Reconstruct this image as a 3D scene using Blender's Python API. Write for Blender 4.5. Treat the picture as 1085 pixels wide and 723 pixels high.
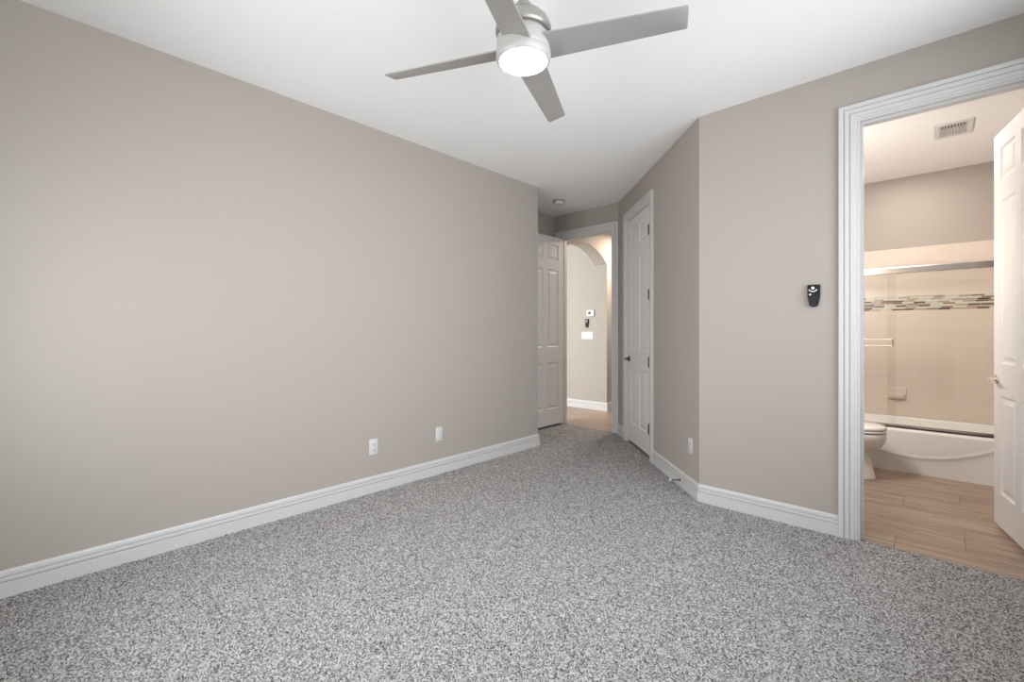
import bpy, bmesh, math, random
import numpy as np
from mathutils import Vector, Matrix

for o in list(bpy.data.objects):
    bpy.data.objects.remove(o)
scene = bpy.context.scene
COL = scene.collection
R = math.radians
PI = math.pi

# ------------------------------------------------------------------ camera
cd = bpy.data.cameras.new('camera')
cam = bpy.data.objects.new('camera', cd)
COL.objects.link(cam)
cam.location = (0, 0, 1.205)
cam.rotation_euler = (R(90), 0, R(43.1))
cd.sensor_width = 36
cd.lens = 482.0 / 1085 * 36
cd.shift_y = -9.5 / 1085
cd.clip_start = 0.02
scene.camera = cam

# ------------------------------------------------------------------ colour management, world
scene.view_settings.view_transform = 'Standard'
scene.view_settings.look = 'None'
scene.view_settings.gamma = 1
scene.view_settings.use_curve_mapping = False
scene.view_settings.exposure = 0.66
w = bpy.data.worlds.new('world')
scene.world = w
w.use_nodes = True
w.node_tree.nodes['Background'].inputs[0].default_value = (0.75, 0.85, 1.0, 1)
w.node_tree.nodes['Background'].inputs[1].default_value = 0.6


def area(name, loc, rot, sx, sy, power, color, spread=180):
    l = bpy.data.lights.new(name, 'AREA')
    l.shape = 'RECTANGLE'
    l.size = sx
    l.size_y = sy
    l.energy = power
    l.color = color
    l.spread = R(spread)
    o = bpy.data.objects.new(name, l)
    COL.objects.link(o)
    o.location = loc
    o.rotation_euler = rot
    return o


# daylight at the two bedroom windows (both behind the camera): sky light, plus an added upward fill outside
area('window_daylight', (0.80, 1.50, 1.62), (R(90), 0, R(90)), 3.0, 1.9, 43, (0.97, 0.985, 1.03), 135)
area('window_daylight', (-1.9, -0.74, 1.30), (R(84), 0, R(-14)), 1.9, 1.4, 27, (0.97, 0.985, 1.03), 135)
area('ceiling_fill', (-1.55, -3.3, -0.3), (R(180), 0, 0), 6.0, 4.0, 95, (1.0, 0.99, 0.97))  # unseen lamp added outside the back window to brighten the ceiling
# bathroom and hall lamps (outside the picture), with added shower and passage fills
area('bathroom_lamp', (-0.35, 4.45, 2.70), (0, 0, 0), 0.5, 0.5, 4.3, (1.0, 0.93, 0.87))
area('bathroom_lamp', (-0.93, 3.75, 1.75), (R(88), 0, R(-12)), 0.15, 0.5, 18, (1.0, 0.93, 0.87))
area('shower_fill', (-0.2, 5.42, 2.72), (0, 0, 0), 0.3, 0.3, 3.5, (1.0, 0.93, 0.87))  # added lamp, only there to brighten the tile behind the glass
area('hall_lamp', (-3.12, 6.3, 2.70), (0, 0, 0), 0.4, 0.4, 26, (1.0, 0.86, 0.75))
area('passage_fill', (-5.0, 2.55, 1.5), (R(90), 0, 0), 1.8, 1.8, 96, (0.89, 0.95, 0.975))  # unseen lamp added to light the thermostat wall evenly; no window is built

H = 2.743

# ------------------------------------------------------------------ materials


def mat(name, color, rough=0.5, metal=0.0, spec=0.5):
    m = bpy.data.materials.new(name)
    m.use_nodes = True
    b = m.node_tree.nodes['Principled BSDF']
    b.inputs['Base Color'].default_value = (*color, 1)
    b.inputs['Roughness'].default_value = rough
    b.inputs['Metallic'].default_value = metal
    b.inputs['Specular IOR Level'].default_value = spec
    return m


def nodes(m):
    return m.node_tree.nodes, m.node_tree.links, m.node_tree.nodes['Principled BSDF']


def add_bump(m, scale, strength, dist=0.002, detail=3):
    n, l, b = nodes(m)
    tc = n.new('ShaderNodeTexCoord')
    t = n.new('ShaderNodeTexNoise')
    t.inputs['Scale'].default_value = scale
    t.inputs['Detail'].default_value = detail
    bp = n.new('ShaderNodeBump')
    bp.inputs['Strength'].default_value = strength
    bp.inputs['Distance'].default_value = dist
    l.new(tc.outputs['Object'], t.inputs['Vector'])
    l.new(t.outputs['Fac'], bp.inputs['Height'])
    l.new(bp.outputs['Normal'], b.inputs['Normal'])
    return t


M_WALL = mat('greige_wall_paint', (0.430, 0.385, 0.345), 0.85, spec=0.25)
add_bump(M_WALL, 90, 0.25, 0.002)
M_CEIL = mat('white_ceiling_paint', (0.90, 0.895, 0.885), 0.9, spec=0.2)
add_bump(M_CEIL, 70, 0.25, 0.002)
M_TRIM = mat('white_trim_paint', (0.63, 0.62, 0.61), 0.4)
M_DOOR = mat('white_door_paint', (0.70, 0.68, 0.665), 0.45)
M_PLATE = mat('white_plastic', (0.66, 0.655, 0.65), 0.35)
M_SLOT = mat('dark_slot', (0.05, 0.05, 0.05), 0.6)
M_BLACK = mat('black_plastic', (0.008, 0.008, 0.009), 0.45, spec=0.3)
M_WHITEB = mat('white_button', (0.8, 0.8, 0.8), 0.4)
M_NICKEL = mat('brushed_nickel', (0.55, 0.53, 0.50), 0.32, 1.0)
M_CHROME = mat('warm_chrome', (0.88, 0.82, 0.76), 0.22, 1.0)
M_HINGE = mat('dark_metal', (0.10, 0.095, 0.09), 0.4, 0.8)
M_FANSTEEL = mat('fan_housing_metal', (0.38, 0.36, 0.34), 0.40, 0.6)
M_FANWHITE = mat('fan_light_ring', (0.45, 0.43, 0.41), 0.45, 0.1)
M_BLADE = mat('fan_blade_silver', (0.42, 0.405, 0.39), 0.42, 0.45)
M_PORC = mat('white_porcelain', (0.83, 0.80, 0.77), 0.12)
M_TUB = mat('white_tub_enamel', (0.82, 0.79, 0.76), 0.15)
M_DISH = mat('cream_ceramic', (0.74, 0.65, 0.58), 0.2)
M_GAPSHADE = mat('gap_shade_paint', (0.12, 0.08, 0.06), 0.6)  # dark colour standing in for shade between the toilet parts
M_SCREEN = mat('grey_display', (0.06, 0.07, 0.07), 0.2)
M_RUBBER = mat('white_rubber', (0.75, 0.74, 0.72), 0.6)

# light that the lamp gives off
M_LED = bpy.data.materials.new('lit_lens')
M_LED.use_nodes = True
_b = M_LED.node_tree.nodes['Principled BSDF']
_b.inputs['Base Color'].default_value = (0.9, 0.9, 0.88, 1)
_b.inputs['Emission Color'].default_value = (1.0, 0.97, 0.94, 1)
_b.inputs['Emission Strength'].default_value = 56


def math_node(n, op, a=None, b=None, clamp=False):
    x = n.new('ShaderNodeMath')
    x.operation = op
    x.use_clamp = clamp
    if isinstance(a, (int, float)):
        x.inputs[0].default_value = a
    if isinstance(b, (int, float)):
        x.inputs[1].default_value = b
    return x


def glass_mat(name, tint, ior=1.35):
    m = bpy.data.materials.new(name)
    m.use_nodes = True
    n, l = m.node_tree.nodes, m.node_tree.links
    n.clear()
    out = n.new('ShaderNodeOutputMaterial')
    mix = n.new('ShaderNodeMixShader')
    tr = n.new('ShaderNodeBsdfTransparent')
    tr.inputs[0].default_value = (*tint, 1)
    gl = n.new('ShaderNodeBsdfGlossy')
    gl.inputs['Roughness'].default_value = 0.02
    fr = n.new('ShaderNodeFresnel')
    fr.inputs[0].default_value = ior
    geo = n.new('ShaderNodeNewGeometry')
    inv = math_node(n, 'SUBTRACT', 1.0)
    l.new(geo.outputs['Backfacing'], inv.inputs[1])
    mul = math_node(n, 'MULTIPLY')
    l.new(fr.outputs[0], mul.inputs[0])
    l.new(inv.outputs[0], mul.inputs[1])
    l.new(mul.outputs[0], mix.inputs[0])
    l.new(tr.outputs[0], mix.inputs[1])
    l.new(gl.outputs[0], mix.inputs[2])
    l.new(mix.outputs[0], out.inputs[0])
    return m


M_GLASS = glass_mat('shower_glass', (0.975, 0.98, 0.97))
M_WGLASS = glass_mat('window_glass', (0.98, 0.99, 0.985), 1.5)


def plank_material(name, x0, y0, length, width, stagger, c1, c2, grout, gw=0.004):
    """wood-look porcelain planks laid along X, rows stepped by `stagger`"""
    m = mat(name, c1, 0.38)
    n, l, b = nodes(m)
    tc = n.new('ShaderNodeTexCoord')
    sep = n.new('ShaderNodeSeparateXYZ')
    l.new(tc.outputs['Object'], sep.inputs[0])
    ys = math_node(n, 'SUBTRACT', None, y0); l.new(sep.outputs['Y'], ys.inputs[0])
    v = math_node(n, 'DIVIDE', None, width); l.new(ys.outputs[0], v.inputs[0])
    row = math_node(n, 'FLOOR'); l.new(v.outputs[0], row.inputs[0])
    vf = math_node(n, 'SUBTRACT'); l.new(v.outputs[0], vf.inputs[0]); l.new(row.outputs[0], vf.inputs[1])
    st = math_node(n, 'MULTIPLY', None, stagger); l.new(row.outputs[0], st.inputs[0])
    xs = math_node(n, 'SUBTRACT', None, x0); l.new(sep.outputs['X'], xs.inputs[0])
    xt = math_node(n, 'SUBTRACT'); l.new(xs.outputs[0], xt.inputs[0]); l.new(st.outputs[0], xt.inputs[1])
    u = math_node(n, 'DIVIDE', None, length); l.new(xt.outputs[0], u.inputs[0])
    cl = math_node(n, 'FLOOR'); l.new(u.outputs[0], cl.inputs[0])
    uf = math_node(n, 'SUBTRACT'); l.new(u.outputs[0], uf.inputs[0]); l.new(cl.outputs[0], uf.inputs[1])

    def edge(f, size):
        a = math_node(n, 'SUBTRACT', 1.0); l.new(f.outputs[0], a.inputs[1])
        mn = math_node(n, 'MINIMUM'); l.new(f.outputs[0], mn.inputs[0]); l.new(a.outputs[0], mn.inputs[1])
        lt = math_node(n, 'LESS_THAN', None, gw * 0.5 / size); l.new(mn.outputs[0], lt.inputs[0])
        return lt
    eu = edge(uf, length)
    ev = edge(vf, width)
    g = math_node(n, 'MAXIMUM'); l.new(eu.outputs[0], g.inputs[0]); l.new(ev.outputs[0], g.inputs[1])
    # per-plank tone
    comb = n.new('ShaderNodeCombineXYZ'); l.new(cl.outputs[0], comb.inputs[0]); l.new(row.outputs[0], comb.inputs[1])
    wn = n.new('ShaderNodeTexWhiteNoise'); wn.noise_dimensions = '3D'; l.new(comb.outputs[0], wn.inputs['Vector'])
    # grain stretched along X, shifted per plank
    mp = n.new('ShaderNodeMapping'); mp.inputs['Scale'].default_value = (2.2, 48, 1)
    l.new(tc.outputs['Object'], mp.inputs['Vector'])
    add = n.new('ShaderNodeVectorMath'); add.operation = 'ADD'
    sc = n.new('ShaderNodeVectorMath'); sc.operation = 'SCALE'; sc.inputs['Scale'].default_value = 20
    l.new(wn.outputs['Color'], sc.inputs[0]); l.new(mp.outputs[0], add.inputs[0]); l.new(sc.outputs[0], add.inputs[1])
    nz = n.new('ShaderNodeTexNoise'); nz.inputs['Scale'].default_value = 1.0; nz.inputs['Detail'].default_value = 6
    nz.inputs['Roughness'].default_value = 0.65
    l.new(add.outputs[0], nz.inputs['Vector'])
    rmp = n.new('ShaderNodeValToRGB')
    rmp.color_ramp.elements[0].position = 0.36; rmp.color_ramp.elements[0].color = (*c2, 1)
    rmp.color_ramp.elements[1].position = 0.62; rmp.color_ramp.elements[1].color = (*c1, 1)
    l.new(nz.outputs['Fac'], rmp.inputs[0])
    hs = n.new('ShaderNodeHueSaturation')
    vv = math_node(n, 'MULTIPLY_ADD', None, 0.16); vv.inputs[2].default_value = 0.92
    l.new(wn.outputs['Value'], vv.inputs[0]); l.new(vv.outputs[0], hs.inputs['Value']); l.new(rmp.outputs[0], hs.inputs['Color'])
    mx = n.new('ShaderNodeMix'); mx.data_type = 'RGBA'
    l.new(g.outputs[0], mx.inputs['Factor']); l.new(hs.outputs[0], mx.inputs[6]); mx.inputs[7].default_value = (*grout, 1)
    l.new(mx.outputs[2], b.inputs['Base Color'])
    return m


M_BATHFLOOR = plank_material('bathroom_plank_tile', -0.18, 3.255, 0.885, 0.295, 0.295,
                             (0.45, 0.345, 0.265), (0.24, 0.165, 0.115), (0.15, 0.11, 0.085))
M_HALLFLOOR = plank_material('hall_plank_tile', -3.3, 4.93, 0.885, 0.295, 0.295,
                             (0.40, 0.29, 0.22), (0.27, 0.185, 0.13), (0.20, 0.15, 0.12))


def wall_tile_material(name):
    m = mat(name, (0.66, 0.60, 0.54), 0.32, spec=0.3)
    n, l, b = nodes(m)
    tc = n.new('ShaderNodeTexCoord')
    mp = n.new('ShaderNodeMapping')
    mp.inputs['Rotation'].default_value = (R(-90), 0, 0)
    sep = n.new('ShaderNodeSeparateXYZ'); l.new(tc.outputs['Object'], sep.inputs[0])
    xy = math_node(n, 'ADD'); l.new(sep.outputs['X'], xy.inputs[0]); l.new(sep.outputs['Y'], xy.inputs[1])

    def frac_edge(src, size, off, gw):
        a = math_node(n, 'ADD', None, off); l.new(src, a.inputs[0])
        d = math_node(n, 'DIVIDE', None, size); l.new(a.outputs[0], d.inputs[0])
        f = math_node(n, 'FRACT'); l.new(d.outputs[0], f.inputs[0])
        lt = math_node(n, 'LESS_THAN', None, gw / size); l.new(f.outputs[0], lt.inputs[0])
        return lt
    ex = frac_edge(xy.outputs[0], 0.1545, -5.942 + 0.177 + 10 * 0.1545, 0.003)
    ez = frac_edge(sep.outputs['Z'], 0.1545, 0.125, 0.003)
    g = math_node(n, 'MAXIMUM'); l.new(ex.outputs[0], g.inputs[0]); l.new(ez.outputs[0], g.inputs[1])
    nz = n.new('ShaderNodeTexNoise'); nz.inputs['Scale'].default_value = 3.0
    mp2 = n.new('ShaderNodeMapping'); mp2.inputs['Scale'].default_value = (1, 1, 14)
    l.new(tc.outputs['Object'], mp2.inputs[0]); l.new(mp2.outputs[0], nz.inputs['Vector'])
    rp = n.new('ShaderNodeValToRGB')
    rp.color_ramp.elements[0].position = 0.3; rp.color_ramp.elements[0].color = (0.685, 0.595, 0.52, 1)
    rp.color_ramp.elements[1].position = 0.7; rp.color_ramp.elements[1].color = (0.715, 0.62, 0.545, 1)
    l.new(nz.outputs['Fac'], rp.inputs[0])
    mx = n.new('ShaderNodeMix'); mx.data_type = 'RGBA'
    l.new(g.outputs[0], mx.inputs['Factor']); l.new(rp.outputs[0], mx.inputs[6]); mx.inputs[7].default_value = (0.76, 0.69, 0.62, 1)
    l.new(mx.outputs[2], b.inputs['Base Color'])
    return m


M_WTILE = wall_tile_material('cream_wall_tile')


def mosaic_material(name):
    m = mat(name, (0.5, 0.5, 0.5), 0.3, spec=0.3)
    n, l, b = nodes(m)
    tc = n.new('ShaderNodeTexCoord')
    sep = n.new('ShaderNodeSeparateXYZ'); l.new(tc.outputs['Object'], sep.inputs[0])
    z = math_node(n, 'DIVIDE', None, 0.0165); l.new(sep.outputs['Z'], z.inputs[0])
    row = math_node(n, 'FLOOR'); l.new(z.outputs[0], row.inputs[0])
    zf = math_node(n, 'FRACT'); l.new(z.outputs[0], zf.inputs[0])
    wr = n.new('ShaderNodeTexWhiteNoise'); wr.noise_dimensions = '1D'; l.new(row.outputs[0], wr.inputs['W'])
    xy = math_node(n, 'ADD'); l.new(sep.outputs['X'], xy.inputs[0]); l.new(sep.outputs['Y'], xy.inputs[1])
    x = math_node(n, 'DIVIDE', None, 0.085); l.new(xy.outputs[0], x.inputs[0])
    xo = math_node(n, 'ADD'); l.new(x.outputs[0], xo.inputs[0])
    mu = math_node(n, 'MULTIPLY', None, 7.0); l.new(wr.outputs['Value'], mu.inputs[0]); l.new(mu.outputs[0], xo.inputs[1])
    col = math_node(n, 'FLOOR'); l.new(xo.outputs[0], col.inputs[0])
    xf = math_node(n, 'FRACT'); l.new(xo.outputs[0], xf.inputs[0])
    cb = n.new('ShaderNodeCombineXYZ'); l.new(col.outputs[0], cb.inputs[0]); l.new(row.outputs[0], cb.inputs[1])
    wn = n.new('ShaderNodeTexWhiteNoise'); wn.noise_dimensions = '3D'; l.new(cb.outputs[0], wn.inputs['Vector'])
    rp = n.new('ShaderNodeValToRGB'); rp.color_ramp.interpolation = 'CONSTANT'
    els = rp.color_ramp.elements
    els[0].position = 0.0; els[0].color = (0.62, 0.60, 0.55, 1)
    els[1].position = 0.20; els[1].color = (0.42, 0.34, 0.26, 1)
    for p, c in ((0.42, (0.56, 0.57, 0.52)), (0.56, (0.14, 0.08, 0.055)), (0.70, (0.64, 0.60, 0.53)), (0.80, (0.28, 0.20, 0.14)), (0.92, (0.06, 0.04, 0.035))):
        e = els.new(p); e.color = (*c, 1)
    l.new(wn.outputs['Value'], rp.inputs[0])
    g1 = math_node(n, 'LESS_THAN', None, 0.12); l.new(zf.outputs[0], g1.inputs[0])
    g2 = math_node(n, 'LESS_THAN', None, 0.03); l.new(xf.outputs[0], g2.inputs[0])
    g = math_node(n, 'MAXIMUM'); l.new(g1.outputs[0], g.inputs[0]); l.new(g2.outputs[0], g.inputs[1])
    mx = n.new('ShaderNodeMix'); mx.data_type = 'RGBA'
    l.new(g.outputs[0], mx.inputs['Factor']); l.new(rp.outputs[0], mx.inputs[6]); mx.inputs[7].default_value = (0.62, 0.57, 0.50, 1)
    l.new(mx.outputs[2], b.inputs['Base Color'])
    return m


M_MOSAIC = mosaic_material('glass_mosaic')


def carpet_material():
    m = mat('grey_carpet_pile', (0.4, 0.38, 0.36), 0.95, spec=0.1)
    n, l, b = nodes(m)
    tc = n.new('ShaderNodeTexCoord')
    v = n.new('ShaderNodeTexVoronoi'); v.inputs['Scale'].default_value = 210
    v.inputs['Randomness'].default_value = 1.0
    l.new(tc.outputs['Object'], v.inputs['Vector'])
    s = n.new('ShaderNodeSeparateColor'); l.new(v.outputs['Color'], s.inputs[0])
    rp = n.new('ShaderNodeValToRGB')
    els = rp.color_ramp.elements
    els[0].position = 0.0; els[0].color = (0.055, 0.05, 0.048, 1)
    els[1].position = 1.0; els[1].color = (0.62, 0.605, 0.59, 1)
    e = els.new(0.22); e.color = (0.18, 0.172, 0.168, 1)
    e = els.new(0.5); e.color = (0.33, 0.32, 0.312, 1)
    l.new(s.outputs[0], rp.inputs[0])
    l.new(rp.outputs[0], b.inputs['Base Color'])
    return m


M_CARPET = carpet_material()

# ------------------------------------------------------------------ mesh helpers


def box(bm, x0, y0, z0, x1, y1, z1, bevel=0.0, seg=2):
    vs = [bm.verts.new(p) for p in ((x0, y0, z0), (x1, y0, z0), (x1, y1, z0), (x0, y1, z0),
                                    (x0, y0, z1), (x1, y0, z1), (x1, y1, z1), (x0, y1, z1))]
    fs = [bm.faces.new([vs[i] for i in q]) for q in ((0, 3, 2, 1), (4, 5, 6, 7), (0, 1, 5, 4), (1, 2, 6, 5), (2, 3, 7, 6), (3, 0, 4, 7))]
    if bevel:
        es = list({e for f in fs for e in f.edges})
        bmesh.ops.bevel(bm, geom=es, offset=bevel, segments=seg, affect='EDGES', profile=0.5)
    return fs


def prism(bm, pts, z0, z1):
    a = [bm.verts.new((x, y, z0)) for x, y in pts]
    b = [bm.verts.new((x, y, z1)) for x, y in pts]
    n = len(pts)
    bm.faces.new(list(reversed(a)))
    bm.faces.new(b)
    for i in range(n):
        j = (i + 1) % n
        bm.faces.new((a[i], a[j], b[j], b[i]))


def ring_loft(bm, rings, cap0=True, cap1=True, closed=True):
    vr = [[bm.verts.new(p) for p in r] for r in rings]
    n = len(rings[0])
    for a, b in zip(vr, vr[1:]):
        for i in range(n if closed else n - 1):
            j = (i + 1) % n
            bm.faces.new((a[i], a[j], b[j], b[i]))
    if cap0:
        bm.faces.new(list(reversed(vr[0])))
    if cap1:
        bm.faces.new(vr[-1])
    return vr


def lathe(bm, prof, c=(0, 0, 0), seg=48, axis='Z', cap0=True, cap1=True):
    rings = []
    for r, h in prof:
        ring = []
        for i in range(seg):
            a = 2 * PI * i / seg
            r_ = max(r, 1e-4)
            if axis == 'Z':
                ring.append((c[0] + r_ * math.cos(a), c[1] + r_ * math.sin(a), c[2] + h))
            elif axis == 'X':
                ring.append((c[0] + h, c[1] + r_ * math.cos(a), c[2] + r_ * math.sin(a)))
            else:
                ring.append((c[0] + r_ * math.sin(a), c[1] + h, c[2] + r_ * math.cos(a)))
        rings.append(ring)
    ring_loft(bm, rings, cap0, cap1)


def tube(bm, pts, rad, seg=10):
    rings = []
    pts = [Vector(p) for p in pts]
    for i, p in enumerate(pts):
        d = (pts[min(i + 1, len(pts) - 1)] - pts[max(i - 1, 0)]).normalized()
        up = Vector((0, 0, 1)) if abs(d.z) < 0.9 else Vector((1, 0, 0))
        a = d.cross(up).normalized()
        b = d.cross(a).normalized()
        r = rad[i] if isinstance(rad, (list, tuple)) else rad
        rings.append([tuple(p + a * r * math.cos(2 * PI * k / seg) + b * r * math.sin(2 * PI * k / seg)) for k in range(seg)])
    ring_loft(bm, rings)


def link(name, bm, m, parent=None, smooth=False, angle=40):
    bmesh.ops.remove_doubles(bm, verts=bm.verts, dist=1e-6)
    bmesh.ops.recalc_face_normals(bm, faces=bm.faces)
    me = bpy.data.meshes.new(name)
    bm.to_mesh(me)
    bm.free()
    for mm in (m if isinstance(m, (list, tuple)) else [m]):
        me.materials.append(mm)
    if smooth:
        me.polygons.foreach_set('use_smooth', [True] * len(me.polygons))
        try:
            me.set_sharp_from_angle(angle=R(angle))
        except Exception:
            pass
    o = bpy.data.objects.new(name, me)
    COL.objects.link(o)
    if parent:
        o.parent = parent
    return o


def structure(o, label=None):
    o['kind'] = 'structure'
    if label:
        o['label'] = label
    return o


def thing(name, label, cat, loc=(0, 0, 0), rz=0.0, group=None):
    o = bpy.data.objects.new(name, None)
    COL.objects.link(o)
    o.empty_display_size = 0.05
    o.location = loc
    o.rotation_euler = (0, 0, rz)
    o['label'] = label
    o['category'] = cat
    if group:
        o['group'] = group
    return o


def new():
    return bmesh.new()


# ------------------------------------------------------------------ plan
XL = -3.105          # bedroom left wall
YR = 3.285           # wall with the bathroom door
XW = 0.53            # window wall (right, out of frame)
YB = -0.41           # back wall (behind camera)
YE = 4.81            # wall with the entry door
XA = -3.727          # alcove side wall
T = 0.115
A0 = (-1.243, 3.285)                     # start of angled closet wall
LD = (YE - YR) * math.sqrt(2)            # its length
A1 = (A0[0] - (YE - YR), YE)
DH = 2.44
XH = -3.694          # hall wall with the arch
YT = 6.07            # passage wall with thermostat
YK = 5.95            # bathroom back wall
BX0, BX1 = -1.02, 0.56

# ceiling slab and floors
bm = new(); box(bm, -6.3, -0.7, H, 1.0, 9.3, H + 0.12)
structure(link('ceiling', bm, M_CEIL), 'flat white painted ceiling')

bm = new(); box(bm, BX0 - T, YR + 0.035, -0.10, BX1 + T, YK + T, -0.006)
structure(link('floor', bm, M_BATHFLOOR), 'tan wood-look plank tile floor of the bathroom')
bm = new(); box(bm, -6.3, YE + 0.02, -0.10, -2.45, 9.3, -0.006)
structure(link('floor', bm, M_HALLFLOOR), 'tan wood-look tile floor of the hallway beyond the open door')
bm = new()
prism(bm, [(-6.3, 2.38), (XL - T - 0.002, 2.38), (XL - T - 0.002, 3.59), (-3.856, 3.59), (-3.856, YE + 0.02), (-6.3, YE + 0.02)], -0.10, -0.006)
structure(link('floor', bm, M_HALLFLOOR), 'tan wood-look tile floor of the room beside the passage')
# carpet backing
bm = new()
prism(bm, [(XL - T, YB - T), (XW + T, YB - T), (XW + T, YR + 0.03), (A0[0] + 0.02, YR + 0.03), (-1.6, 4.4), (-2.3, 4.95), (-2.6, YE + 0.018), (-3.85, YE + 0.018), (-3.85, 3.6), (XL - T, 3.6)], -0.10, -0.012)
structure(link('floor', bm, mat('carpet_backing', (0.2, 0.18, 0.16), 0.9)), 'sub-floor under the carpet')


def build_carpet():
    """cut pile as a real relief: tufts on a fine grid"""
    rng = np.random.default_rng(5)
    g = 0.0062
    x0, x1, y0, y1 = -3.74, 0.54, -0.42, 4.86
    nx = int((x1 - x0) / g) + 1
    ny = int((y1 - y0) / g) + 1
    X, Y = np.meshgrid(x0 + np.arange(nx) * g, y0 + np.arange(ny) * g)
    X = X + rng.uniform(-0.42, 0.42, X.shape) * g
    Y = Y + rng.uniform(-0.42, 0.42, Y.shape) * g
    Z = rng.uniform(-0.0055, 0.0025, X.shape)
    # slow undulation of the pile
    Z += 0.0012 * np.sin(X * 31 + 3 * np.sin(Y * 17)) * np.sin(Y * 27 + 2 * np.sin(X * 13))
    pad = 0.008
    ok = (X > XL - pad) & (X < XW + pad) & (Y > YB - pad) & (Y < YR + pad)
    s = (X + Y) - (A0[0] + A0[1])                       # <0: on the room side of the angled wall
    diag = (s < 0.012 * 1.4) & (Y >= YR) & (X > XL - pad) & (Y < YE + 0.012)
    alc = (X > XA - pad) & (X <= XL) & (Y > 3.72 - pad) & (Y < YE + 0.012)
    bath = (X > -0.345) & (X < 0.43) & (Y >= YR) & (Y < YR + 0.022)
    sdist = (X - A0[0]) * (-0.70711) + (Y - A0[1]) * 0.70711
    clos = (s < 0.06) & (Y >= YR) & (sdist > 1.04) & (sdist < 1.79)
    keep = ok | diag | alc | bath | clos
    idx = np.arange(nx * ny).reshape(ny, nx)
    q = keep[:-1, :-1] & keep[1:, :-1] & keep[:-1, 1:] & keep[1:, 1:]
    a = idx[:-1, :-1][q]; b = idx[:-1, 1:][q]; c = idx[1:, 1:][q]; d = idx[1:, :-1][q]
    faces = np.stack([a, b, c, d], 1)
    used = np.zeros(nx * ny, bool); used[faces.ravel()] = True
    remap = np.cumsum(used) - 1
    faces = remap[faces].astype(np.int32)
    co = np.stack([X.ravel(), Y.ravel(), Z.ravel()], 1)[used].astype(np.float32)
    me = bpy.data.meshes.new('carpet')
    me.vertices.add(len(co)); me.vertices.foreach_set('co', co.ravel())
    me.loops.add(faces.size); me.loops.foreach_set('vertex_index', faces.ravel())
    me.polygons.add(len(faces))
    me.polygons.foreach_set('loop_start', np.arange(0, faces.size, 4, dtype=np.int32))
    me.polygons.foreach_set('loop_total', np.full(len(faces), 4, dtype=np.int32))
    me.polygons.foreach_set('use_smooth', np.ones(len(faces), bool))
    me.update(calc_edges=True)
    me.materials.append(M_CARPET)
    o = bpy.data.objects.new('carpet', me)
    COL.objects.link(o)
    o['kind'] = 'stuff'
    o['label'] = 'speckled grey beige cut pile carpet covering the bedroom floor'
    o['category'] = 'carpet'


build_carpet()

# walls
bm = new()
prism(bm, [(XL, YB - T), (XL, 3.72), (XA, 3.72), (XA, YE + T), (XA - T, YE + T), (XA - T, 3.72 - T), (XL - T, 3.72 - T), (XL - T, YB - T)], -0.1, H)
structure(link('wall_left', bm, M_WALL), 'long greige left wall ending in the entry alcove')

EX0, EX1 = -3.625, -2.845
bm = new()
prism(bm, [(XA, YE), (EX0, YE), (EX0, YE + T), (XA, YE + T)], -0.1, H)
prism(bm, [(EX1, YE), (A1[0], YE), (A1[0] + 0.163, YE + T), (EX1, YE + T)], -0.1, H)
prism(bm, [(EX0, YE), (EX1, YE), (EX1, YE + T), (EX0, YE + T)], DH, H)
structure(link('wall_far', bm, M_WALL), 'greige wall around the entry doorway')

# angled wall, local frame: s along the wall, d outward (away from room)
ES = Vector((-1, 1, 0)).normalized()
ED = Vector((1, 1, 0)).normalized()


def diag_pt(s, d):
    return (A0[0] + ES.x * s + ED.x * d, A0[1] + ES.y * s + ED.y * d)


S0, S1 = 1.03, 1.80
TT = T * math.tan(R(22.5))
bm = new()
prism(bm, [diag_pt(0, 0), diag_pt(S0, 0), diag_pt(S0, T), diag_pt(TT, T)], -0.1, H)
prism(bm, [diag_pt(S1, 0), diag_pt(LD, 0), diag_pt(LD, T), diag_pt(S1, T)], -0.1, H)
prism(bm, [diag_pt(S0, 0), diag_pt(S1, 0), diag_pt(S1, T), diag_pt(S0, T)], DH, H)
structure(link('wall_angled', bm, M_WALL), 'greige angled wall with the closet door')

BD0, BD1 = -0.345, 0.43
bm = new()
prism(bm, [(A0[0], YR), (A0[0] + TT, YR + T), (BD0, YR + T), (BD0, YR)][::-1], -0.1, H)
prism(bm, [(BD1, YR), (XW + T, YR), (XW + T, YR + T), (BD1, YR + T)], -0.1, H)
prism(bm, [(BD0, YR), (BD1, YR), (BD1, YR + T), (BD0, YR + T)], DH, H)
structure(link('wall_right', bm, M_WALL), 'greige wall with the bathroom doorway')


def wall_with_window(name, horizontal, fixed, a0, a1, w0, w1, z0, z1, sign, label):
    bm = new()

    def b(p, q, za, zb):
        f0, f1 = sorted((fixed, fixed + sign * T))
        if horizontal:
            box(bm, p, f0, za, q, f1, zb)
        else:
            box(bm, f0, p, za, f1, q, zb)
    b(a0, w0, -0.1, H); b(w1, a1, -0.1, H); b(w0, w1, -0.1, z0); b(w0, w1, z1, H)
    structure(link(name, bm, M_WALL), label)


wall_with_window('wall_window', False, XW, YB - T, YR, 0.05, 2.98, 0.75, 2.50, 1, 'greige wall with a window to the right of the viewpoint')
wall_with_window('wall_back', True, YB, XL, XW, -2.90, -1.10, 0.60, 1.98, -1, 'greige wall with a window behind the viewpoint')


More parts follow.
